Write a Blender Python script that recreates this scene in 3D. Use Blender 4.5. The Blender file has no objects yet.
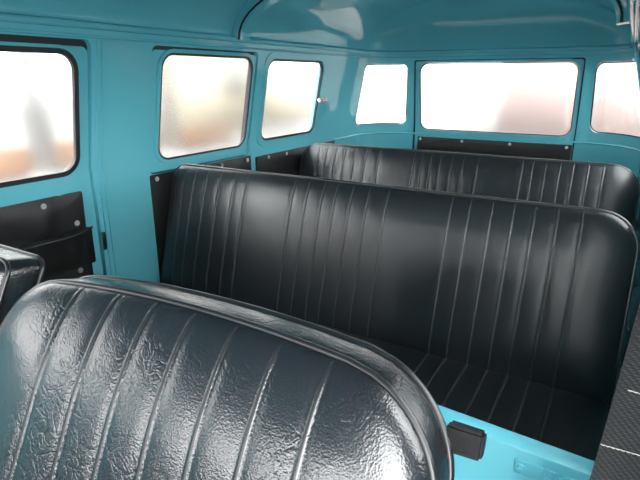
import bpy, bmesh, math, random
from mathutils import Vector, Matrix
random.seed(4)
C = bpy.context.scene.collection
CZ = 1.10                     # eye height over the cabin floor; z values called "zc" are relative to the eye
PI = math.pi

# ------------------------------------------------------------------ materials
def nm(name):
    m = bpy.data.materials.new(name); m.use_nodes = True
    nt = m.node_tree; b = nt.nodes['Principled BSDF']
    return m, nt, b
def node(nt, t, **k):
    n = nt.nodes.new(t)
    for a, v in k.items():
        if a in n.inputs: n.inputs[a].default_value = v
        else: setattr(n, a, v)
    return n
def plain(name, col, rough=.5, metal=0., spec=.5, nscale=40, namt=.12, bump=.0, bscale=200):
    m, nt, b = nm(name)
    tc = node(nt, 'ShaderNodeTexCoord')
    no = node(nt, 'ShaderNodeTexNoise'); no.inputs['Scale'].default_value = nscale
    no.inputs['Detail'].default_value = 4
    nt.links.new(tc.outputs['Object'], no.inputs['Vector'])
    mx = node(nt, 'ShaderNodeMix'); mx.data_type = 'RGBA'
    c1 = [min(1, c * (1 - namt)) for c in col]; c2 = [min(1, c * (1 + namt)) for c in col]
    mx.inputs[6].default_value = (*c1, 1); mx.inputs[7].default_value = (*c2, 1)
    nt.links.new(no.outputs['Fac'], mx.inputs[0])
    nt.links.new(mx.outputs[2], b.inputs['Base Color'])
    b.inputs['Roughness'].default_value = rough
    b.inputs['Metallic'].default_value = metal
    b.inputs['Specular IOR Level'].default_value = spec
    if bump:
        n2 = node(nt, 'ShaderNodeTexNoise'); n2.inputs['Scale'].default_value = bscale
        nt.links.new(tc.outputs['Object'], n2.inputs['Vector'])
        bp = node(nt, 'ShaderNodeBump'); bp.inputs['Strength'].default_value = bump
        bp.inputs['Distance'].default_value = .002
        nt.links.new(n2.outputs['Fac'], bp.inputs['Height'])
        nt.links.new(bp.outputs['Normal'], b.inputs['Normal'])
    return m
def vinyl(name, col, rough, grain, crease, cscale, spec=.5, welt=None, coat=0.):
    m, nt, b = nm(name)
    L = nt.links.new
    tc = node(nt, 'ShaderNodeTexCoord')
    b.inputs['Base Color'].default_value = (*col, 1)
    b.inputs['Specular IOR Level'].default_value = spec
    b.inputs['Coat Weight'].default_value = coat
    b.inputs['Coat Roughness'].default_value = .25
    # roughness varies with wear
    rn = node(nt, 'ShaderNodeTexNoise'); rn.inputs['Scale'].default_value = 9; rn.inputs['Detail'].default_value = 5
    L(tc.outputs['Object'], rn.inputs['Vector'])
    rm = node(nt, 'ShaderNodeMapRange'); rm.inputs[3].default_value = rough * .8; rm.inputs[4].default_value = rough * 1.25
    L(rn.outputs['Fac'], rm.inputs[0]); L(rm.outputs[0], b.inputs['Roughness'])
    # distorted coordinates
    dn = node(nt, 'ShaderNodeTexNoise'); dn.inputs['Scale'].default_value = cscale * .7; dn.inputs['Detail'].default_value = 3
    L(tc.outputs['Object'], dn.inputs['Vector'])
    ad = node(nt, 'ShaderNodeVectorMath', operation='MULTIPLY_ADD'); ad.inputs[1].default_value = (.05,) * 3
    L(dn.outputs['Color'], ad.inputs[0]); L(tc.outputs['Object'], ad.inputs[2])
    def cracks(scale, w):
        vo = node(nt, 'ShaderNodeTexVoronoi'); vo.feature = 'DISTANCE_TO_EDGE'; vo.inputs['Scale'].default_value = scale
        L(ad.outputs[0], vo.inputs['Vector'])
        mr = node(nt, 'ShaderNodeMapRange'); mr.interpolation_type = 'SMOOTHSTEP'
        mr.inputs[1].default_value = 0; mr.inputs[2].default_value = w
        L(vo.outputs['Distance'], mr.inputs[0]); return mr.outputs[0]
    c1 = cracks(cscale, .10); c2 = cracks(cscale * 2.6, .16)
    # creases only in patches
    pn = node(nt, 'ShaderNodeTexNoise'); pn.inputs['Scale'].default_value = 11; pn.inputs['Detail'].default_value = 3
    L(tc.outputs['Object'], pn.inputs['Vector'])
    pm = node(nt, 'ShaderNodeMapRange'); pm.inputs[1].default_value = .42; pm.inputs[2].default_value = .66
    L(pn.outputs['Fac'], pm.inputs[0])
    s = node(nt, 'ShaderNodeMath', operation='MULTIPLY_ADD'); s.inputs[1].default_value = .6
    L(c2, s.inputs[0]); L(c1, s.inputs[2])
    pmul = node(nt, 'ShaderNodeMath', operation='MULTIPLY'); L(s.outputs[0], pmul.inputs[0]); L(pm.outputs[0], pmul.inputs[1])
    g = node(nt, 'ShaderNodeTexVoronoi'); g.inputs['Scale'].default_value = 420
    L(tc.outputs['Object'], g.inputs['Vector'])
    u = node(nt, 'ShaderNodeTexNoise'); u.inputs['Scale'].default_value = 55; u.inputs['Detail'].default_value = 6
    L(tc.outputs['Object'], u.inputs['Vector'])
    b1 = node(nt, 'ShaderNodeBump'); b1.inputs['Strength'].default_value = crease; b1.inputs['Distance'].default_value = .0016
    L(pmul.outputs[0], b1.inputs['Height'])
    b2 = node(nt, 'ShaderNodeBump'); b2.inputs['Strength'].default_value = grain; b2.inputs['Distance'].default_value = .0006
    L(g.outputs['Distance'], b2.inputs['Height']); L(b1.outputs[0], b2.inputs['Normal'])
    b3 = node(nt, 'ShaderNodeBump'); b3.inputs['Strength'].default_value = crease * .32; b3.inputs['Distance'].default_value = .002
    L(u.outputs['Fac'], b3.inputs['Height']); L(b2.outputs[0], b3.inputs['Normal'])
    L(b3.outputs[0], b.inputs['Normal'])
    return m

PAINT = plain('turquoise enamel', (.135, .49, .575), .07, 0, .5, 3, .03, .10, 14)
TRIMP = plain('turquoise satin', (.135, .49, .575), .30, 0, .5, 3, .03, .08, 60)
RUBBER = plain('black rubber', (.018, .018, .02), .45, 0, .4, 60, .2)
SEATV = vinyl('creased black vinyl', (.011, .011, .013), .25, .35, .22, 34, .8)
BENCHV = vinyl('smooth black vinyl', (.013, .014, .016), .32, .12, .02, 18, .5)
WELT = plain('grey welt sheen', (.055, .055, .055), .55, 0, .5, 80, .25)  # lighter grey stands in for light reflected along the bench welts
WELTF = plain('black vinyl welt', (.014, .014, .015), .36, 0, .5, 80, .25)
PIPE = plain('black piping', (.012, .012, .013), .30, 0, .6, 80, .2)
CARDV = vinyl('black card vinyl', (.016, .0155, .016), .40, .2, .45, 9, .5)
CHROME = plain('dull chrome', (.42, .40, .36), .35, .8, .5, 60, .1)
SNAPM = plain('snap metal', (.50, .49, .47), .35, .3, .5, 80, .1)
FLOORM = plain('black ribbed rubber mat', (.02, .02, .021), .7, 0, .3, 30, .25, .3, 90)
KNOBM = plain('worn black plastic', (.006, .006, .007), .40, 0, .15, 50, .3, .25, 120)
KNOBE = plain('scuffed plastic edge', (.16, .155, .15), .5, 0, .5, 90, .4)
THREAD = plain('pale thread', (.55, .52, .46), .8, 0, .2, 300, .15)

def belt_mat():
    m, nt, b = nm('woven belt webbing'); L = nt.links.new
    tc = node(nt, 'ShaderNodeTexCoord')
    mp = node(nt, 'ShaderNodeMapping'); mp.inputs['Scale'].default_value = (1, 1, 1)
    L(tc.outputs['Object'], mp.inputs['Vector'])
    w = node(nt, 'ShaderNodeTexWave'); w.bands_direction = 'DIAGONAL'; w.inputs['Scale'].default_value = 115; w.inputs['Distortion'].default_value = .8
    L(mp.outputs[0], w.inputs['Vector'])
    w2 = node(nt, 'ShaderNodeTexWave'); w2.bands_direction = 'Z'; w2.inputs['Scale'].default_value = 150; w2.inputs['Distortion'].default_value = .5
    L(mp.outputs[0], w2.inputs['Vector'])
    mu = node(nt, 'ShaderNodeMath', operation='MULTIPLY'); L(w.outputs['Fac'], mu.inputs[0]); L(w2.outputs['Fac'], mu.inputs[1])
    cr = node(nt, 'ShaderNodeMix'); cr.data_type = 'RGBA'
    cr.inputs[6].default_value = (.012, .011, .012, 1); cr.inputs[7].default_value = (.055, .050, .050, 1)
    L(mu.outputs[0], cr.inputs[0]); L(cr.outputs[2], b.inputs['Base Color'])
    b.inputs['Roughness'].default_value = .75
    bp = node(nt, 'ShaderNodeBump'); bp.inputs['Strength'].default_value = .6; bp.inputs['Distance'].default_value = .001
    L(mu.outputs[0], bp.inputs['Height']); L(bp.outputs[0], b.inputs['Normal'])
    return m
BELT = belt_mat()
def glass_mat():
    m, nt, b = nm('hazy window glass')
    b.inputs['Base Color'].default_value = (.97, .985, .98, 1)
    b.inputs['Transmission Weight'].default_value = 1
    b.inputs['IOR'].default_value = 1.45
    tc = node(nt, 'ShaderNodeTexCoord'); no = node(nt, 'ShaderNodeTexNoise'); no.inputs['Scale'].default_value = 6
    nt.links.new(tc.outputs['Object'], no.inputs['Vector'])
    mr = node(nt, 'ShaderNodeMapRange'); mr.inputs[3].default_value = .10; mr.inputs[4].default_value = .15
    nt.links.new(no.outputs['Fac'], mr.inputs[0]); nt.links.new(mr.outputs[0], b.inputs['Roughness'])
    return m
GLASS = glass_mat()

# ------------------------------------------------------------------ object helpers
def link(name, me, mat, parent=None, smooth=True, loc=None, rot=None):
    o = bpy.data.objects.new(name, me); C.objects.link(o)
    mats = mat if isinstance(mat, (list, tuple)) else [mat]
    for m in mats:
        if m is not None: me.materials.append(m)
    if parent is not None: o.parent = parent
    if loc: o.location = loc
    if rot: o.rotation_euler = rot
    if smooth:
        for p in me.polygons: p.use_smooth = True
    return o
def from_bm(name, bm, mat, parent=None, smooth=True, loc=None, rot=None, sharp=35):
    bmesh.ops.recalc_face_normals(bm, faces=bm.faces[:])
    if smooth and sharp:
        for e in bm.edges:
            if len(e.link_faces) == 2 and e.calc_face_angle(0) > math.radians(sharp): e.smooth = False
    me = bpy.data.meshes.new(name); bm.to_mesh(me); bm.free()
    return link(name, me, mat, parent, smooth, loc, rot)
def empty(name, loc=(0, 0, 0), rot=(0, 0, 0), parent=None):
    o = bpy.data.objects.new(name, None); C.objects.link(o); o.location = loc; o.rotation_euler = rot
    o.empty_display_size = .1
    if parent: o.parent = parent
    return o
def tag(o, label, cat, group=None):
    o['label'] = label; o['category'] = cat
    if group: o['group'] = group
    return o
def struct(o):
    o['kind'] = 'structure'; return o
def add_box(bm, x0, x1, y0, y1, z0, z1, bev=0, seg=2):
    r = bmesh.ops.create_cube(bm, size=1)
    vs = r['verts']
    for v in vs:
        v.co = Vector(((x0 + x1) / 2 + v.co.x * (x1 - x0), (y0 + y1) / 2 + v.co.y * (y1 - y0), (z0 + z1) / 2 + v.co.z * (z1 - z0)))
    if bev:
        es = list({e for v in vs for e in v.link_edges})
        bmesh.ops.bevel(bm, geom=es, offset=bev, segments=seg, affect='EDGES', profile=.5)
def box(name, dims, mat, parent=None, bev=0, seg=2, **k):
    bm = bmesh.new(); add_box(bm, *dims, bev=bev, seg=seg)
    return from_bm(name, bm, mat, parent, **k)
def add_tube(bm, pts, r, n=8, closed=False):
    pts = [Vector(p) for p in pts]; N = len(pts); rings = []
    up = None
    for i, p in enumerate(pts):
        if closed: t = (pts[(i + 1) % N] - pts[i - 1])
        else: t = pts[min(i + 1, N - 1)] - pts[max(i - 1, 0)]
        t.normalize()
        if up is None:
            up = Vector((0, 0, 1)) if abs(t.z) < .8 else Vector((0, 1, 0))
        a = t.cross(up)
        if a.length < 1e-4: a = t.cross(Vector((1, 0, 0)))
        a.normalize(); b = a.cross(t).normalized(); up = b
        rr = r[i] if isinstance(r, (list, tuple)) else r
        rings.append([bm.verts.new(p + (a * math.cos(2 * PI * k / n) + b * math.sin(2 * PI * k / n)) * rr) for k in range(n)])
    for i in range(N if closed else N - 1):
        A, B = rings[i], rings[(i + 1) % N]
        for k in range(n):
            try: bm.faces.new((A[k], A[(k + 1) % n], B[(k + 1) % n], B[k]))
            except ValueError: pass
    if not closed:
        bm.faces.new(rings[0]); bm.faces.new(rings[-1][::-1])
def tube(name, pts, r, mat, parent=None, n=8, closed=False):
    bm = bmesh.new(); add_tube(bm, pts, r, n, closed)
    return from_bm(name, bm, mat, parent, sharp=60)

# ------------------------------------------------------------------ the body shell: a strip mapped round the cabin
XL, XR, YR, RC, YF = -1.40, .09, 3.10, .30, -.95
ARC = RC * PI / 2
U1 = YR - RC                  # end of left side
U2 = U1 + ARC                 # end of left corner
U3 = U2 + (XR - XL - 2 * RC)  # end of rear
U4 = U3 + ARC                 # end of right corner
def ur(y): return U4 + (U1 - y)            # strip coordinate of the right side
def ux(x): return U2 + (x - (XL + RC))     # strip coordinate on the rear
def lean(zc): return .19 * max(0., zc + .27)
def S(u, zc, n=0.):                          # n: distance inwards from the shell
    kk = 1 + .42 * max(0, min(1, (u - U3) / ARC))
    d = lean(zc) * kk + n
    if u <= U1: return Vector((XL + d, u, zc + CZ))
    if u >= U4: return Vector((XR - d, U1 - (u - U4), zc + CZ))
    if u < U2:
        a = (u - U1) / RC; r = RC - d
        return Vector((XL + RC - r * math.cos(a), YR - RC + r * math.sin(a), zc + CZ))
    if u <= U3: return Vector((XL + RC + (u - U2), YR - d, zc + CZ))
    a = (u - U3) / RC; r = RC - d
    return Vector((XR - RC + r * math.sin(a), YR - RC + r * math.cos(a), zc + CZ))
def rr(u0, u1, z0, z1, r, n=6):
    out = []
    for cx, cz, a0 in ((u1 - r, z1 - r, 0), (u0 + r, z1 - r, 90), (u0 + r, z0 + r, 180), (u1 - r, z0 + r, 270)):
        for k in range(n + 1):
            a = math.radians(a0 + 90 * k / n)
            out.append((cx + r * math.cos(a), cz + r * math.sin(a)))
    return out
def rect(u0, u1, z0, z1): return [(u0, z0), (u1, z0), (u1, z1), (u0, z1)]
def arc_cuts(u0, u1):
    c = []
    for a, b in ((U1, U2), (U3, U4)):
        for k in range(0, 13):
            u = a + (b - a) * k / 12
            if u0 < u < u1: c.append(u)
    return c
def sheet_bm(loops, n0, th, extra_u=(), extra_z=(), fn=None, mapper=S):
    bm = bmesh.new(); es = []
    for lp in loops:
        vs = [bm.verts.new((p[0], p[1], 0)) for p in lp]
        for i in range(len(vs)): es.append(bm.edges.new((vs[i], vs[(i + 1) % len(vs)])))
    bmesh.ops.triangle_fill(bm, use_beauty=True, use_dissolve=False, edges=es)
    us = [p[0] for p in loops[0]]; zs = [p[1] for p in loops[0]]
    cu = list(extra_u) + (arc_cuts(min(us), max(us)) if mapper is S else [])
    cz = list(extra_z) + ([-.27] if mapper is S else [])
    for u in cu:
        bmesh.ops.bisect_plane(bm, geom=bm.verts[:] + bm.edges[:] + bm.faces[:], plane_co=(u, 0, 0), plane_no=(1, 0, 0), dist=1e-5)
    for z in cz:
        if min(zs) < z < max(zs):
            bmesh.ops.bisect_plane(bm, geom=bm.verts[:] + bm.edges[:] + bm.faces[:], plane_co=(0, z, 0), plane_no=(0, 1, 0), dist=1e-5)
    bm.verts.index_update()
    out = bmesh.new()
    A = [out.verts.new(mapper(v.co.x, v.co.y, n0 + (fn(v.co.x, v.co.y) if fn else 0))) for v in bm.verts]
    B = [out.verts.new(mapper(v.co.x, v.co.y, n0 - th)) for v in bm.verts]
    for f in bm.faces:
        ix = [v.index for v in f.verts]
        out.faces.new([A[i] for i in ix]); out.faces.new([B[i] for i in reversed(ix)])
    for e in bm.edges:
        if len(e.link_faces) == 1:
            a, b = e.verts[0].index, e.verts[1].index
            out.faces.new((A[a], A[b], B[b], B[a]))
    bm.free(); return out
def sheet(name, loops, n0, th, mat, parent=None, **k):
    return from_bm(name, sheet_bm(loops, n0, th, **k), mat, parent, sharp=30)

ZB, ZT = -1.10, .136
# glass openings  (u0,u1,z0,z1)
G_D1 = (.36, .955, -.272, .066)
G_W2 = (1.272, 1.757, -.280, .073)
G_W3 = (1.862, 2.325, -.270, .070)
G_C1 = (U1 + .008, U1 + .385, -.275, .068)
G_R = (ux(-1.095), ux(-.250), -.305, .074)
G_C2 = (U3 + ARC - .420, U3 + ARC - .030, -.275, .068)
P_D1 = (.25, 1.004, -.98, .099)
P_W2 = (1.225, 1.786, -.325, .096)
P_R = (ux(-1.138), ux(-.222), -.80, .094)
def mir(g): return (ur(g[1]), ur(g[0]), g[2], g[3])
def grow(g, d): return (g[0] - d, g[1] + d, g[2] - d, g[3] + d)

# inner skins -------------------------------------------------------
left = sheet('wall_left', [rect(YF, U1 - .002, ZB, ZT), rr(*P_D1, .02), rr(*P_W2, .02), rr(*grow(G_W3, .004), .045), rr(-.62, .17, -.27, .066, .05)],
             0, .018, PAINT); struct(left)
rear = sheet('wall_rear', [rect(U1 - .002, U4 + .002, ZB, ZT), rr(*grow(G_C1, .004), .045), rr(*grow(G_C2, .004), .045), rr(*P_R, .015)], 0, .018, PAINT); struct(rear)
right = sheet('wall_right', [rect(U4 + .002, ur(YF), ZB, ZT), rr(*mir(P_D1)[:2], *P_D1[2:], .02), rr(*mir(P_W2), .02), rr(*mir(grow(G_W3, .004)), .045),
              rr(ur(.20), ur(-.72), -1.05, .09, .05)], 0, .018, PAINT); struct(right)
# outer skins (behind the gaps round doors and frames)
o1 = sheet('outer_skin', [rect(YF, U1 - .002, ZB, ZT), rr(*grow(G_D1, .045), .055), rr(*grow(G_W2, .045), .055), rr(*grow(G_W3, .045), .055), rr(-.62, .17, -.27, .066, .05)], -.045, .012, TRIMP, left)
o2 = sheet('outer_skin', [rect(U1 - .002, U4 + .002, ZB, ZT), rr(*grow(G_C1, .03), .06), rr(*grow(G_C2, .03), .06), rr(*grow(G_R, .045), .06)], -.045, .012, TRIMP, rear)
o3 = sheet('outer_skin', [rect(U4 + .002, ur(YF), ZB, ZT), rr(*mir(grow(G_D1, .045)), .055), rr(*mir(grow(G_W2, .045)), .055), rr(*mir(grow(G_W3, .045)), .055),
            rr(ur(.20), ur(-.72), -1.05, .09, .05)], -.045, .012, TRIMP, right)

def ring(name, g, gin, r0, r1, n0, th, mat, parent):
    return sheet(name, [rr(*g, r0), rr(*gin, r1)], n0, th, mat, parent)
def glazing(parent, g, r=.05, n0=-.006, seal=.010):
    ring('rubber_seal', grow(g, seal * .55), grow(g, -seal * .45), r + seal * .55, r - seal * .45, n0 + .006, .013, RUBBER, parent)
    sheet('glass_pane', [rr(*grow(g, -.001), r)], n0 - .001, .004, GLASS, parent)
def snap_bm(bm, p, nrm, r=.0085):
    q = nrm.to_track_quat('Z', 'Y').to_matrix()
    prof = [(r, 0), (r, .0022), (r * .86, .0034), (r * .60, .0030), (r * .52, .0018), (r * .40, .0030), (r * .2, .0040), (0.0001, .0042)]
    n = 16; R = []
    for a, h in prof:
        R.append([bm.verts.new(p + q @ Vector((a * math.cos(2 * PI * k / n), a * math.sin(2 * PI * k / n), h))) for k in range(n)])
    for A, B in zip(R, R[1:]):
        for k in range(n): bm.faces.new((A[k], A[(k + 1) % n], B[(k + 1) % n], B[k]))
    bm.faces.new(R[0][::-1]); bm.faces.new(R[-1])
def inward(u, zc):
    a = S(u, zc, 0); b = S(u, zc, .01); return (b - a).normalized()
def snap(parent, u, zc, n):
    bm = bmesh.new(); snap_bm(bm, S(u, zc, n), inward(u, zc)); return from_bm('snap_button', bm, SNAPM, parent, sharp=50)

# side door (leftmost window) --------------------------------------
def side_door(name, T, full=True):
    d = struct(empty(name))
    g = T(G_D1); P = T((P_D1[0] + .006, P_D1[1] - .005, P_D1[2] + .006, P_D1[3] - .018))
    sheet('gap_shade_strip', [rr(*T(grow(P_D1, .004)), .02), rr(*T((P_D1[0] + .03, P_D1[1] - .03, P_D1[2] + .03, P_D1[3] - .03)), .02)], -.020, .012, RUBBER, d)  # black ring put in the door gap in place of its shade
    sheet('door_panel', [rr(*P, .02), rr(*grow(g, .012), .06)], -.010, .010, PAINT, d)
    ring('window_frame', grow(g, .016), grow(g, .004), .065, .055, -.002, .016, PAINT, d)
    glazing(d, g, .05, -.006, .014)
    if full:
        def bul(u, z):
            e = min(u - .27, .962 - u, -.332 - z, z + .95)
            return .006 * min(1, max(0, e) / .03) + .004 * math.sin(u * 23 + z * 9) * math.exp(-((z + .40) / .10) ** 2) + .010 * math.exp(-((u - .83) / .035) ** 2 - ((z + .39) / .05) ** 2)
        c = sheet('door_card', [rr(.27, .962, -.95, -.332, .008)], -.008, .006, CARDV, d, fn=bul,
                  extra_u=[.27 + .02 * k for k in range(1, 35)], extra_z=[-.94 + .02 * k for k in range(0, 31)])
        def pk(u, z):
            t = (z + .56) / .115
            e = min(u - .30, .972 - u)
            return .030 * max(0, min(1, t)) ** .7 * min(1, max(0, e) / .04) + .004 * math.sin(u * 31)
        sheet('map_pocket', [rr(.30, .972, -.565, -.448, .006)], .004, .012, CARDV, d, fn=pk,
              extra_u=[.30 + .02 * k for k in range(1, 34)], extra_z=[-.56 + .012 * k for k in range(0, 10)])
        tube('pocket_edge', [S(.30 + .672 * k / 24, -.449, .034 * min(1, min(k, 24 - k) / 2.) + .006 + .004 * math.sin((.30 + .672 * k / 24) * 31)) for k in range(25)], .0035, PIPE, d, 6)
        for u, z, n in ((.829, -.352, .001), (.925, -.425, .0), (.913, -.575, .0), (.62, -.352, .0)): snap(d, u, z, n)
    return d
side_door('door_1', lambda g: g)
side_door('door_2', mir, False)
# latch plate beside the door
box('latch_plate', (XL + .0, XL + .004, .998 + .006, .998 + .018, CZ - .535, CZ - .475), PIPE, left, bev=.001)
# raised door jamb beads on the post
for uu in (1.022, 1.040):
    sheet('jamb_bead', [rect(uu - .003, uu + .003, -1.0, .098)], .004, .006, PAINT, left)

def framed_window(name, T, P, g):
    w = struct(empty(name))
    sheet('gap_shade_strip', [rr(*T(grow(P, .004)), .02), rr(*T(grow(P, -.024)), .02)], -.022, .010, RUBBER, w)  # black ring darkens the gap round the frame, standing for shade
    sheet('window_frame', [rr(*T((P[0] + .005, P[1] - .005, P[2] + .004, P[3] - .012)), .018), rr(*T(grow(g, .003)), .052)], -.008, .010, PAINT, w)
    ring('frame_lip', T(grow(g, .016)), T(grow(g, .004)), .062, .05, .0, .012, PAINT, w)
    glazing(w, T(g), .048, -.008, .007)
    return w
I = lambda g: g
framed_window('window_1', I, P_W2, G_W2)
framed_window('window_2', mir, P_W2, G_W2)
def pop_window(name, T, latch=True):
    w = struct(empty(name))
    ring('window_frame', T(grow(G_W3, .030)), T(grow(G_W3, .005)), .06, .05, .005, .010, PAINT, w)
    glazing(w, T(G_W3), .048, -.006, .010)
    if latch:
        bm = bmesh.new()
        p = S(2.333, -.113, .0); q = S(2.333, -.113, .03)
        add_tube(bm, [p, q], [.014, .011], 14)
        add_tube(bm, [S(2.30, -.113, .022), S(2.335, -.113, .026), S(2.368, -.113, .024)], [.008, .0085, .006], 10)
        add_tube(bm, [S(2.352, -.095, .024), S(2.352, -.131, .024)], [.0055, .0055], 10)
        from_bm('window_latch', bm, CHROME, w, sharp=50)
    return w
pop_window('window_3', I)
pop_window('window_4', mir, False)
def corner_window(name, g):
    w = struct(empty(name)); glazing(w, g, .046, -.006, .006); return w
corner_window('window_5', G_C1); corner_window('window_6', G_C2)
# bead under the corner windows, gutter beads round the cabin
def strip_tube(name, u0, u1, zc, r, mat, parent=None, n=.0):
    us = sorted(set([u0, u1] + arc_cuts(u0, u1) + [u0 + (u1 - u0) * k / 20 for k in range(21)]))
    return tube(name, [S(u, zc, n) for u in us], r, mat, parent, 8)
struct(strip_tube('trim_1', YF, ur(YF), .136, .010, PAINT, None, .004))
struct(strip_tube('trim_2', YF, ur(YF), .108, .004, PAINT, None, .001))
strip_tube('shell_bead', U1 - .25, U2 + .02, -.335, .005, PAINT, rear, .0)
strip_tube('shell_bead', U3 - .02, U4 + .25, -.335, .005, PAINT, rear, .0)

# tailgate ----------------------------------------------------------
hd = struct(empty('door_3'))
sheet('gap_shade_strip', [rr(*grow(P_R, .004), .015), rr(*grow(P_R, -.016), .015)], -.020, .010, RUBBER, hd)  # shade of the tailgate gap, made as a black ring
sheet('tailgate_panel', [rr(P_R[0] + .010, P_R[1] - .007, P_R[2] + .006, P_R[3] - .008, .012), rr(*grow(G_R, .004), .054)], -.008, .010, PAINT, hd)
ring('window_frame', grow(G_R, .016), grow(G_R, .004), .065, .054, -.003, .012, PAINT, hd)
glazing(hd, G_R, .05, -.008, .005)
sheet('vinyl_panel', [rr(ux(-1.108), ux(-.232), -.62, -.352, .006)], -.003, .006, CARDV, hd, extra_u=[ux(-1.1 + .04 * k) for k in range(22)])
for x in (-1.09, -.83, -.555, -.258): snap(hd, ux(x), -.366, -.002)

# lower side panels --------------------------------------------------
def side_panel(u0, u1, z1, label, snaps):
    def w(u, z): return .005 * min(1, max(0, min(u - u0, u1 - u, z1 - z)) / .03) + .002 * math.sin(u * 19)
    o = sheet('side_panel', [rr(u0, u1, -1.0, z1, .008)], .007, .006, CARDV, None, fn=w,
              extra_u=[u0 + .03 * k for k in range(1, int((u1 - u0) / .03))], extra_z=[z1 - .01 - .04 * k for k in range(12)])
    tag(o, label, 'wall panel', 'black vinyl wall panels')
    for u, z in snaps: snap(o, u, z, .009)
    return o
side_panel(1.221, 1.784, -.326, 'black vinyl wall panel behind the left end of the middle bench', [(1.246, -.341), (1.42, -.341), (1.589, -.341), (1.757, -.343)])
side_panel(1.824, 2.55, -.338, 'black vinyl wall panel under the latched window, beside the rear bench', [(1.913, -.350), (2.06, -.352), (2.30, -.352)])

# roof ----------------------------------------------------------------
ZG, HR, RM = .136, .20, .38
def gq(q):
    t = 1 - min(q / RM, 1); return math.sqrt(max(0, 1 - t * t))
def ceiling():
    d0 = lean(ZG); x0, x1, y0, y1 = XL + d0 - .004, XR - 1.42 * d0 + .004, YF, YR - d0 + .004
    bm = bmesh.new(); loops = []
    qs = [0, .002, .006, .014, .028, .05, .08, .12, .17, .23, .30, .38, .46, .54, .60]
    for q in qs:
        r = max(RC - d0 - q * .5, .02); rf = max(.12 - q * .2, .02); pts = []
        a0, a1, b0, b1 = x0 + q, x1 - q, y0 + q, y1 - q
        r = min(r, (a1 - a0) / 2 - .005)
        rf = min(rf, (a1 - a0) / 2 - .005)
        for cx, cy, s, rad in ((a1, b1, 0, r), (a0, b1, 90, r), (a0, b0, 180, rf), (a1, b0, 270, rf)):
            sx = -1 if cx == a1 else 1; sy = -1 if cy == b1 else 1
            for k in range(13):
                a = math.radians(s + 90 * k / 12)
                pts.append((cx + sx * rad + rad * math.cos(a), cy + sy * rad + rad * math.sin(a)))
            # straight run towards the next corner
            if s in (90, 270):
                ya, yb = pts[-1][1], (b0 + rf if s == 90 else b1 - r)
                for k in range(1, 24): pts.append((pts[-1][0], ya + (yb - ya) * k / 24))
        z = ZG + HR * gq(q) + (.10 * (q - .28) if q > .28 else 0)
        loops.append([bm.verts.new((p[0], p[1], z + CZ)) for p in pts])
    for A, B in zip(loops, loops[1:]):
        N = len(A)
        for k in range(N): bm.faces.new((A[k], A[(k + 1) % N], B[(k + 1) % N], B[k]))
    bm.faces.new(loops[-1])
    bmesh.ops.triangulate(bm, faces=[f for f in bm.faces if len(f.verts) > 4])
    o = from_bm('ceiling', bm, PAINT, None, sharp=0)
    # outward thickness
    md = o.modifiers.new('thick', 'SOLIDIFY'); md.thickness = .02; md.offset = 1 if o.data.polygons[0].normal.z > 0 else -1
    # face normals point out of the closed-ish cap after recalc: push thickness upwards
    return struct(o)
ceil = ceiling()
def bow(name, yc, w, dep):
    d0 = lean(ZG); bm = bmesh.new(); rows = []
    W = XR - XL - 2.42 * d0; N = 72
    prof = []
    qs = [0, .003, .01, .022, .04, .065, .10, .14, .19, .25, .32, .40, .48, W / 2]
    for q in qs: prof.append((XL + d0 + q, ZG + HR * gq(q) + (.10 * (min(q, .60) - .28) if q > .28 else 0)))
    for q in reversed(qs[:-1]): prof.append((XR - 1.42 * d0 - q, ZG + HR * gq(q) + (.10 * (min(q, .60) - .28) if q > .28 else 0)))
    for i, (x, z) in enumerate(prof):
        a = Vector(prof[max(i - 1, 0)]); b = Vector(prof[min(i + 1, len(prof) - 1)]); t = (b - a).normalized(); nrm = Vector((t.y, -t.x))
        ins = Vector((x, z)) + nrm * dep; out = Vector((x, z)) - nrm * .004
        mid = Vector((x, z)) + nrm * dep * .75
        rows.append([bm.verts.new((p.x, yc + dy, p.y + CZ)) for p, dy in ((out, -w / 2), (mid, -w / 2 + .002), (ins, -w / 2 + .008), (ins, w / 2 - .008), (mid, w / 2 - .002), (out, w / 2))])
    for A, B in zip(rows, rows[1:]):
        for k in range(6): bm.faces.new((A[k], A[(k + 1) % 6], B[(k + 1) % 6], B[k]))
    bm.faces.new(rows[0]); bm.faces.new(rows[-1][::-1])
    bo = struct(from_bm(name, bm, PAINT, None, sharp=40))
    shade_path = []
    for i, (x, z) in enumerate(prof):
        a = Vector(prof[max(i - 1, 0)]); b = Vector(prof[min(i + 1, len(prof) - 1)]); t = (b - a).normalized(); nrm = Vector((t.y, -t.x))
        p = Vector((x, z)) + nrm * (dep - .012); shade_path.append((p.x, yc - w / 2 - .002, p.y + CZ))
    tube('bow_gap_shade', shade_path, .0035, RUBBER, bo, 8)  # dark tube added for the shadowed gap in front of the bow
    return bo
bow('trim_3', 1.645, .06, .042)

# floor, rear deck, front ---------------------------------------------
struct(box('floor', (XL - .02, XR + .02, YF, YR - .02, -.05, 0), FLOORM))
struct(box('trim_4', (XL + .03, XR - .03, 2.52, YR - .09, 0, .42), FLOORM, bev=.01))
fm = lambda u, z, n: Vector((u, YF + n + lean(z), z + CZ))
wf = struct(sheet('wall_front', [rect(XL, XR, ZB, .15), rr(XL + .10, -.71, -.22, .075, .07), rr(-.63, XR - .10, -.22, .075, .07)], .0, .03, PAINT, mapper=fm))
struct(box('trim_5', (XL + .02, XR - .02, YF + .01, YF + .24, CZ - .47, CZ - .27), PAINT, bev=.03, seg=3))
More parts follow.
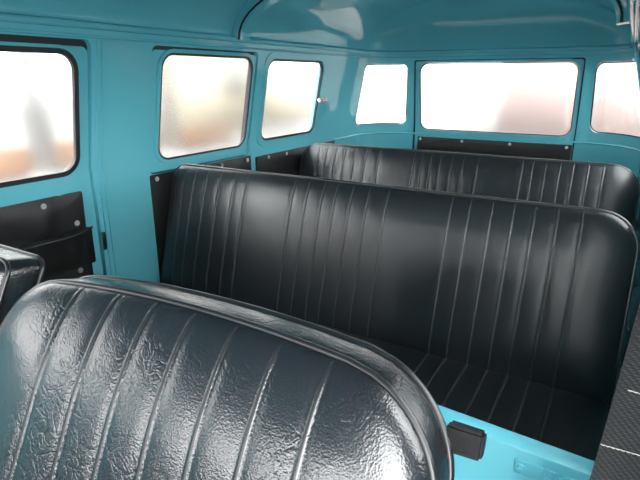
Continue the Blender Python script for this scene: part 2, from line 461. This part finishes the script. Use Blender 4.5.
# partition behind the front seats --------------------------------------
bm = bmesh.new(); add_box(bm, XL + .004, XR - .004, .630, .662, 0, CZ - .470, bev=.003, seg=2)
for xx in (-.50, -.30):
    bmesh.ops.bisect_plane(bm, geom=bm.verts[:] + bm.edges[:] + bm.faces[:], plane_co=(xx, 0, 0), plane_no=(1, 0, 0), dist=1e-5)
pt = struct(from_bm('wall_partition', bm, TRIMP))
bm = bmesh.new(); add_box(bm, -.060, .05, .6265, .632, CZ - .5075, CZ - .4855, bev=.0012)
pl = from_bm('stamped_plate', bm, TRIMP, pt)
bm = bmesh.new(); snap_bm(bm, Vector((-.052, .6268, CZ - .4965)), Vector((0, -1, 0)), .0062); from_bm('screw', bm, TRIMP, pt, sharp=50)
def emboss(txt, loc, size, parent):
    cu = bpy.data.curves.new('stamp', 'FONT'); cu.body = txt; cu.size = size; cu.extrude = .0016; cu.bevel_depth = .0003
    cu.space_character = 1.15
    o = bpy.data.objects.new('tmp', cu); C.objects.link(o)
    bpy.context.view_layer.update()
    me = bpy.data.meshes.new_from_object(o.evaluated_get(bpy.context.evaluated_depsgraph_get()))
    bpy.data.objects.remove(o); me.name = 'stamped_number'
    return link('stamped_number', me, TRIMP, parent, False, loc, (PI / 2, 0, 0))
emboss('08', (-.026, .6265, CZ - .5000), .024, pt)

# the top rail falls slightly towards the driver's side
for o in [pt] + list(pt.children):
    for v in o.data.vertices:
        p = o.matrix_basis @ v.co
        if p.z > .3:
            p.z -= .05 * (p.x + .2) if p.x > -.4 else .09; v.co = o.matrix_basis.inverted() @ p
# ------------------------------------------------------------------ upholstery
def cushion(x0, x1, H, T, rl, r_r, pleats, crown=.02, R=.10, gd=.006, gw=.011, wd=.0035, ww=.0026, rb=.03, rows=44, dx=.022, sag=.0, back_r=None, lift=0., arch=0.):
    """local frame: x across, z up along the pad, -y the upholstered face. returns (bmesh, front outline, back outline)"""
    xs = set()
    n = int((x1 - x0) / dx)
    for k in range(n + 1): xs.add(round(x0 + (x1 - x0) * k / n, 4))
    for r, s in ((rl, 1), (r_r, -1)):
        for k in range(1, 10):
            a = r * (1 - math.cos(PI / 2 * k / 10)); xs.add(round((x0 + a) if s > 0 else (x1 - a), 4))
    for p in pleats:
        xs = {x for x in xs if abs(x - p) > gw * 1.6}
        for o in (-1.6 * gw, -gw, -.6 * gw, -1.5 * ww, -.75 * ww, 0, .75 * ww, 1.5 * ww, .6 * gw, gw, 1.6 * gw): xs.add(round(p + o, 5))
    xs = sorted(xs)
    ts = set(H * k / rows for k in range(rows + 1))
    for r in (max(rl, r_r),):
        for k in range(0, 13): ts.add(H - r * (1 - math.sin(PI / 2 * k / 12)))
    for k in range(0, 5): ts.add(rb * (1 - math.sin(PI / 2 * k / 4)))
    for e in (.004, .009, .016, .026): ts.add(H - e); ts.add(e)
    ts = sorted(ts); tt = [ts[0]]
    for t in ts[1:]:
        if t - tt[-1] > .0012: tt.append(t)
    tt[-1] = H; ts = tt
    def ins(t, r):
        if t > H - r: d = t - (H - r); return r - math.sqrt(max(0, r * r - d * d))
        if t < rb: d = rb - t; return rb - math.sqrt(max(0, rb * rb - d * d))
        return 0
    bm = bmesh.new(); G = []; PX = []
    cl, cr = x0 + rl, x1 - r_r
    for t in ts:
        il, ir = ins(t, rl), ins(t, r_r); row = []
        for x in xs:
            X = x
            if x < cl: X = cl - (cl - x) * (rl - il) / rl
            elif x > cr: X = cr + (x - cr) * (r_r - ir) / r_r
            # distance to the edge
            de = min(H - t, t + .02)
            if t > H - rl and X < cl: de = min(de, rl - math.hypot(cl - X, t - (H - rl)))
            elif t > H - r_r and X > cr: de = min(de, r_r - math.hypot(X - cr, t - (H - r_r)))
            de = max(0, min(de, X - x0 - (il if t < rb else 0), x1 - X - (ir if t < rb else 0)))
            q = 1 - min(de / R, 1); y = -crown * math.sqrt(max(0, 1 - q * q))
            fade = min(1, de / .022)
            for p in pleats:
                d = (x - p)
                if abs(d) < .06:
                    y += fade * (gd * math.exp(-(d / gw) ** 2)) - fade * wd * math.exp(-(d / ww) ** 2)
            y += sag * math.sin(X * 6.1 + t * 9.) * fade
            row.append(bm.verts.new((X, y, t - arch * ((X - (x0 + x1) / 2) / ((x1 - x0) / 2)) ** 2 * (t / H) ** 2)))
        G.append(row)
    nc = len(xs)
    for j in range(len(ts) - 1):
        for i in range(nc - 1):
            a, b, c, d = G[j][i], G[j][i + 1], G[j + 1][i + 1], G[j + 1][i]
            f = bm.faces.new((a, b, c, d))
            mx = (xs[i] + xs[i + 1]) / 2
            if any(abs(mx - p) < .8 * ww for p in pleats) and ts[j] < H - .006: f.material_index = 1
    loop = G[0][:] + [G[j][-1] for j in range(1, len(ts))] + G[-1][-2::-1] + [G[j][0] for j in range(len(ts) - 2, 0, -1)]
    # drop coincident loop points
    lp = []
    for v in loop:
        if not lp or (v.co - lp[-1].co).length > 1e-5: lp.append(v)
    prev = lp; rings = []
    cx, cz = (x0 + x1) / 2, H / 2
    def nrm(i, L):
        a, b = L[i - 1].co, L[(i + 1) % len(L)].co; t = (b - a); v = Vector((t.z, 0, -t.x)); 
        return v.normalized() if v.length > 1e-9 else Vector((0, 0, 1))
    base = [v.co.copy() for v in lp]; nr = [nrm(i, lp) for i in range(len(lp))]
    for f, b in ((.08, .0015), (.25, .003), (.5, .004), (.75, .003), (.92, .0015), (1, 0)):
        cur = [bm.verts.new(base[i] + Vector((0, T * f, lift * f)) + nr[i] * b) for i in range(len(lp))]
        for i in range(len(lp)):
            k = (i + 1) % len(lp); bm.faces.new((prev[i], prev[k], cur[k], cur[i]))
        prev = cur
    bf = bm.faces.new(prev)
    bmesh.ops.triangulate(bm, faces=[bf])
    outl = base; backl = [p + Vector((0, T, lift)) for p in base]
    bmesh.ops.remove_doubles(bm, verts=bm.verts[:], dist=2e-5)
    bmesh.ops.dissolve_degenerate(bm, dist=1e-6, edges=bm.edges[:])
    return bm, outl, backl, nr
def thin(pts, d=.004):
    out = [pts[0]]
    for p in pts[1:]:
        if (p - out[-1]).length > d: out.append(p)
    if (out[0] - out[-1]).length < d * .7: out.pop()
    return out
def pad(name, parent, loc, rot, mats, piping=.0045, both=True, **k):
    bm, fl, bl, nr = cushion(**k)
    o = from_bm(name, bm, mats, parent, sharp=0, loc=loc, rot=rot)
    fl = [p + n * .001 for p, n in zip(fl, nr)]; bl = [p + n * .001 for p, n in zip(bl, nr)]
    tube('piping', thin(fl), piping, PIPE, o, 8, True)
    if both: tube('piping', thin(bl), piping, PIPE, o, 8, True)
    return o
def front_seat(name, label, x0, x1, rl, r_r, pleats, knob):
    cx = (x0 + x1) / 2
    t = tag(empty(name, (cx + .012, .0, 0), (0, 0, .03)), label, 'car seat', 'front seats')
    bx = box('seat_base', (x0 - cx + .03, x1 - cx - .03, -.38, .16, 0, .27), TRIMP, t, bev=.01)
    rec = math.radians(27); Hh = .50
    ty, tz = .414, CZ - (.269 if knob else .284)
    loc = (0, ty - Hh * math.sin(rec), tz - Hh * math.cos(rec))
    b = pad('backrest', t, loc, (-rec, 0, 0), [SEATV, WELTF], .0042,
            x0=x0 - cx, x1=x1 - cx, H=Hh, T=.057, rl=rl, r_r=r_r, pleats=[p - cx for p in pleats], arch=.026 if knob else .004, crown=.042, R=.16, lift=.0143, gd=.003, gw=.009, wd=.0032, ww=.0026, sag=.0012, rb=.04)
    pad('cushion', t, (0, -.40, .42), (-PI / 2, 0, 0), [SEATV, WELTF], .0042, x0=x0 - cx, x1=x1 - cx, H=.50, T=.15, rl=.05, r_r=.05,
        pleats=[p - cx for p in pleats], crown=.02, R=.1, gd=.004, gw=.010, wd=.004, ww=.0028, rb=.05, rows=24)
    if knob:
        bm = bmesh.new()
        prof = [(-.013, -.014), (.008, -.014), (.0135, -.003), (.009, .0145), (-.013, .0145)]
        xa, xb = x1 - cx - .012, x1 - cx + .026
        A = [bm.verts.new((xa, p[0], p[1])) for p in prof]; B = [bm.verts.new((xb, p[0] * .95, p[1] * .95)) for p in prof]
        bm.faces.new(A[::-1]); bm.faces.new(B)
        for i in range(5): bm.faces.new((A[i], A[(i + 1) % 5], B[(i + 1) % 5], B[i]))
        bmesh.ops.bevel(bm, geom=[e for e in bm.edges], offset=.0028, segments=2, affect='EDGES')
        k = from_bm('hinge_knob', bm, KNOBM, t, loc=(.000, .445, CZ - .356)); k.rotation_euler = (-.35, 0, 0)
        k['label'] = 'black plastic hinge knob'
    return t
front_seat('front_seat', 'black creased vinyl front seat with pleated backrest, nearest in view, black knob on its side', -.760, -.098, .10, .11,
           [-.607, -.536, -.470, -.407, -.345, -.284, -.222], True)
front_seat('front_seat', 'second black vinyl front seat by the door, mostly cut off at the left edge', -1.370, -.826, .025, .022,
           [-1.27, -1.21, -1.15, -1.09, -1.03, -.97], False)

def bench(label, x0, x1, ytop, ztop, H, rec, rl, r_r, pleats, T, cush_y0, zc, group='passenger benches'):
    cx = (x0 + x1) / 2; rec = math.radians(rec)
    t = tag(empty('bench_seat', (cx, ytop, 0)), label, 'bench seat', group)
    sc_ = ytop / (1.36 if ytop < 2 else 2.25)
    P = [p * sc_ - cx for p in pleats]
    loc = (0, -H * math.sin(rec), ztop + CZ - H * math.cos(rec))
    yb = ytop - H * math.sin(rec)
    pad('backrest', t, loc, (-rec, 0, 0), [BENCHV, WELT], .0042, x0=x0 - cx, x1=x1 - cx, H=H, T=T, rl=rl, r_r=r_r, pleats=P,
        crown=.028, R=.11, gd=.0012, gw=.009, wd=.0014, ww=.0016, sag=.0012, rows=30, dx=.03)
    D = yb - cush_y0 + .05
    pad('cushion', t, (0, cush_y0 - ytop, zc + CZ - .02), (-PI / 2, 0, 0), [BENCHV, WELT], .0042, x0=x0 - cx, x1=x1 - cx, H=D, T=.13, rl=.04, r_r=.04, pleats=P,
        crown=.02, R=.1, gd=.0025, gw=.010, wd=.0025, ww=.0020, rb=.04, rows=18, dx=.03)
    box('seat_base', (x0 - cx + .05, x1 - cx - .05, cush_y0 - ytop + .06, yb - ytop + .02, 0, zc + CZ - .15), TRIMP, t, bev=.01)
    return t
bench('long black vinyl bench in the middle of the cabin, pleated in three groups', -1.376, .066, 1.325, -.297, .44, 16, .055, .085,
      [-1.337, -1.289, -1.233, -1.173, -1.111, -1.060, -.872, -.820, -.766, -.721, -.668, -.614, -.554, -.370, -.321, -.264, -.211, -.161, -.108, -.054], .11, .74, -.700)
bench('black vinyl rear bench below the tailgate window, furthest back', -1.372, .080, 2.19, -.312, .44, 16, .09, .10,
      [-1.303, -1.257, -1.206, -1.156, -1.101, -1.043, -.975, -.802, -.764, -.722, -.677, -.628, -.579, -.515, -.337, -.298, -.249, -.197, -.150, -.097, -.045], .11, 1.66, -.715)

# seat belt at the driver's door post ------------------------------------
sb = tag(empty('seat_belt', (.055, .41, 0)), 'black woven seat belt with pale stitching hanging at the right edge', 'seat belt')
bm = bmesh.new(); rows = []
zs = [1.30 - 1.30 * k / 60 for k in range(61)]
for z in zs:
    zc = z - CZ
    wob = .0015 * math.sin(z * 17)
    xa = .0185 - .055 + wob * .4 + .062 * (zc + .308); xb = xa + .052
    y = -.012 + .003 * math.sin(z * 9)
    rows.append([bm.verts.new(p) for p in ((xa, y, z), (xa + .002, y - .0012, z), (xb - .002, y - .0012, z), (xb, y, z), (xb - .002, y + .0012, z), (xa + .002, y + .0012, z))])
for A, B in zip(rows, rows[1:]):
    for k in range(6): bm.faces.new((A[k], A[(k + 1) % 6], B[(k + 1) % 6], B[k]))
bm.faces.new(rows[0]); bm.faces.new(rows[-1][::-1])
from_bm('webbing', bm, BELT, sb, sharp=60)
def yy(z): return -.012 + .003 * math.sin(z * 9) - .0016
for zc, xs0, xs1, sl in ((-.222, .008, .050, -.06), (-.2745, .001, .050, .03)):
    bm = bmesh.new(); k = xs0
    while k < xs1 - .003:
        z = zc + CZ + sl * (k - xs0)
        add_tube(bm, [(.0185 - .055 + .062 * (zc + .308) + k, yy(z) + .0006, z), (.0185 - .055 + .062 * (zc + .308) + k + .0014, yy(z) - .0003, z + .0001), (.0185 - .055 + .062 * (zc + .308) + k + .003, yy(z) + .0006, z)], .00042, 6)
        k += .0034
    o = from_bm('stitching', bm, THREAD, sb); o['label'] = 'pale stitched line'
box('anchor_plate', (-.03, .03, -.020, .0, 0, .05), CHROME, sb, bev=.003)

# ------------------------------------------------------------------ outside
GZ = -.55
def ground_mat():
    return plain('pale concrete yard', (.13, .125, .12), .9, 0, .2, .6, .15)
gr = struct(box('ground', (-40, 40, -40, 40, GZ - .2, GZ), ground_mat()))
BEIGE = plain('beige render', (.21, .185, .14), .9, 0, .2, 2, .1)
GREYW = plain('grey shutter', (.085, .088, .09), .7, 0, .3, 4, .1)
TERRA = plain('terracotta brick', (.15, .085, .05), .9, 0, .2, 5, .2)
WHITE = plain('white paint', (.27, .265, .26), .6, 0, .3, 3, .05)
PINK = plain('pale pink render', (.20, .155, .145), .9, 0, .2, 2, .1)
POLE = plain('grey post', (.06, .058, .056), .8, 0, .2, 6, .1)
ROOF = plain('roof tile', (.30, .16, .10), .9, 0, .2, 5, .2)
def at(u, v, x=None, y=None, z=None): pass
h = tag(empty('house', (-11.0, 13.2, GZ)), 'beige house with a grey shuttered window seen through the side windows', 'house')
box('house_wall', (-3, 0, -2.0, 2.0, 0, 2.55), BEIGE, h)
box('shutter', (-.02, .04, -.4, .75, 1.1, 2.1), GREYW, h)
box('roof', (-3.2, .2, -2.2, 2.2, 2.55, 2.70), WHITE, h)
g = tag(empty('garden_wall', (-11.6, 19.0, GZ)), 'long low beige garden wall beyond the latched window', 'wall')
box('wall_body', (-.15, .15, -3.8, 6, 0, 1.45), BEIGE, g); box('coping', (-.2, .2, -3.8, 6, 1.45, 1.52), WHITE, g)
b = tag(empty('brick_wall', (-9.0, 6.4, GZ)), 'low terracotta brick wall across the yard beyond the side door', 'wall')
box('wall_body', (-.15, .15, -4, 4.2, 0, .42), TERRA, b); box('coping', (-.2, .2, -4, 4.2, .42, .47), TERRA, b)
for (x, y, lab, dx) in ((-8.2, 5.05, 'leaning grey post outside the side door window', .28), (-8.4, 8.0, 'upright grey post outside the second side window', .0)):
    p = tag(empty('garden_post', (x, y, GZ)), lab, 'post')
    bm = bmesh.new(); add_tube(bm, [(0, -dx, 4.6), (0, 0, 0)], [.17, .19], 12); from_bm('shaft', bm, POLE, p)
    box('footing', (-.2, .2, -.2, .2, 0, .12), WHITE, p, bev=.02)
h2 = tag(empty('house', (-1.0, 15.5, GZ)), 'pale pink house behind the tailgate window', 'house')
box('house_wall', (-2.2, 4.2, 0, 4, 0, 2.5), PINK, h2)
bm = bmesh.new()
pr = [(-2.5, 2.5), (4.5, 2.5), (4.5, 2.62), (1.0, 3.3), (-2.5, 2.62)]
A = [bm.verts.new((p[0], -.3, p[1])) for p in pr]; B = [bm.verts.new((p[0], 4.3, p[1])) for p in pr]
bm.faces.new(A); bm.faces.new(B[::-1])
for i in range(5): bm.faces.new((A[i], A[(i + 1) % 5], B[(i + 1) % 5], B[i]))
from_bm('roof', bm, WHITE, h2, smooth=False)
box('window_panel', (.1, .9, -.04, .02, 1.0, 2.0), WHITE, h2); box('door_leaf', (2.0, 2.8, -.04, .02, 0, 1.95), TERRA, h2)
# white car
car = tag(empty('car', (-3.75, 9.2, GZ), (0, 0, .1)), 'white car parked behind the corner window', 'car')
bm = bmesh.new()
prof = [(-2.0, .35), (-2.05, .62), (-1.9, .86), (-1.15, .95), (-.55, 1.38), (.75, 1.40), (1.45, 1.0), (1.95, .92), (2.05, .6), (2.0, .35)]
rows = []
for s, w in ((-.82, .35), (-.80, 1), (.80, 1), (.82, .35)):
    rows.append([bm.verts.new((s * (1 - .14 * max(0, (z - .9) / .5)), y, z if w == 1 else (.35 + (z - .35) * .9))) for y, z in prof])
n = len(prof)
for A, B in zip(rows, rows[1:]):
    for i in range(n): bm.faces.new((A[i], A[(i + 1) % n], B[(i + 1) % n], B[i]))
bm.faces.new(rows[0][::-1]); bm.faces.new(rows[-1])
from_bm('body', bm, WHITE, car, sharp=30)
for yw in (-1.25, 1.3):
    for s in (-1, 1):
        bm = bmesh.new(); add_tube(bm, [(s * .62, yw, .31), (s * .84, yw, .31)], .31, 20); from_bm('wheel', bm, RUBBER, car, sharp=40)
for s in (-1, 1):
    box('side_window', (s * .735 - .01, s * .735 + .01, -.5, .75, 1.02, 1.30), GREYW, car)

# ------------------------------------------------------------------ light
SKY_LO, SKY_HI = 1.15, 4.6
w = bpy.data.worlds.new('hazy sky'); bpy.context.scene.world = w; w.use_nodes = True
nt = w.node_tree; bg = nt.nodes['Background']; L = nt.links.new
tc = node(nt, 'ShaderNodeTexCoord'); sp = node(nt, 'ShaderNodeSeparateXYZ'); L(tc.outputs['Generated'], sp.inputs[0])
rp = node(nt, 'ShaderNodeValToRGB')
rp.color_ramp.elements[0].position = 0.0; rp.color_ramp.elements[0].color = (.86, .85, .84, 1)
rp.color_ramp.elements[1].position = .8; rp.color_ramp.elements[1].color = (.95, .98, 1.0, 1)
L(sp.outputs['Z'], rp.inputs[0]); L(rp.outputs[0], bg.inputs[0])
# glow added to light the cabin: the sky is brighter towards the front right
dt = node(nt, 'ShaderNodeVectorMath', operation='DOT_PRODUCT'); dt.inputs[1].default_value = Vector((.40, -.72, .46)).normalized()
L(tc.outputs['Generated'], dt.inputs[0])
mr = node(nt, 'ShaderNodeMapRange'); mr.interpolation_type = 'SMOOTHSTEP'
mr.inputs[1].default_value = -.15; mr.inputs[2].default_value = 1.0; mr.inputs[3].default_value = SKY_LO; mr.inputs[4].default_value = SKY_HI
L(dt.outputs['Value'], mr.inputs[0]); L(mr.outputs[0], bg.inputs[1])

# ------------------------------------------------------------------ camera
f = 512.; VP = (634, 77)
y = Vector((VP[0] - 320, 240 - VP[1], -f)).normalized()
hz = Vector((1, 0, 0)); z = y.cross(hz).cross(y); z = (hz.cross(y) * 1).normalized()
if z.y < 0: z = -z
x = y.cross(z)
M = Matrix((x, y, z)).to_4x4()
cd = bpy.data.cameras.new('camera'); cam = bpy.data.objects.new('camera', cd); C.objects.link(cam)
cd.sensor_width = 36; cd.lens = f / 640 * 36; cd.clip_start = .02
cam.matrix_world = Matrix.Translation((0, 0, CZ)) @ M
sc = bpy.context.scene; sc.camera = cam
sc.view_settings.view_transform = 'Standard'; sc.view_settings.look = 'None'; sc.view_settings.gamma = 1
sc.view_settings.use_curve_mapping = False
sc.view_settings.exposure = 2.2
sc.cycles.max_bounces = 14; sc.cycles.diffuse_bounces = 8; sc.cycles.glossy_bounces = 6; sc.cycles.transmission_bounces = 10
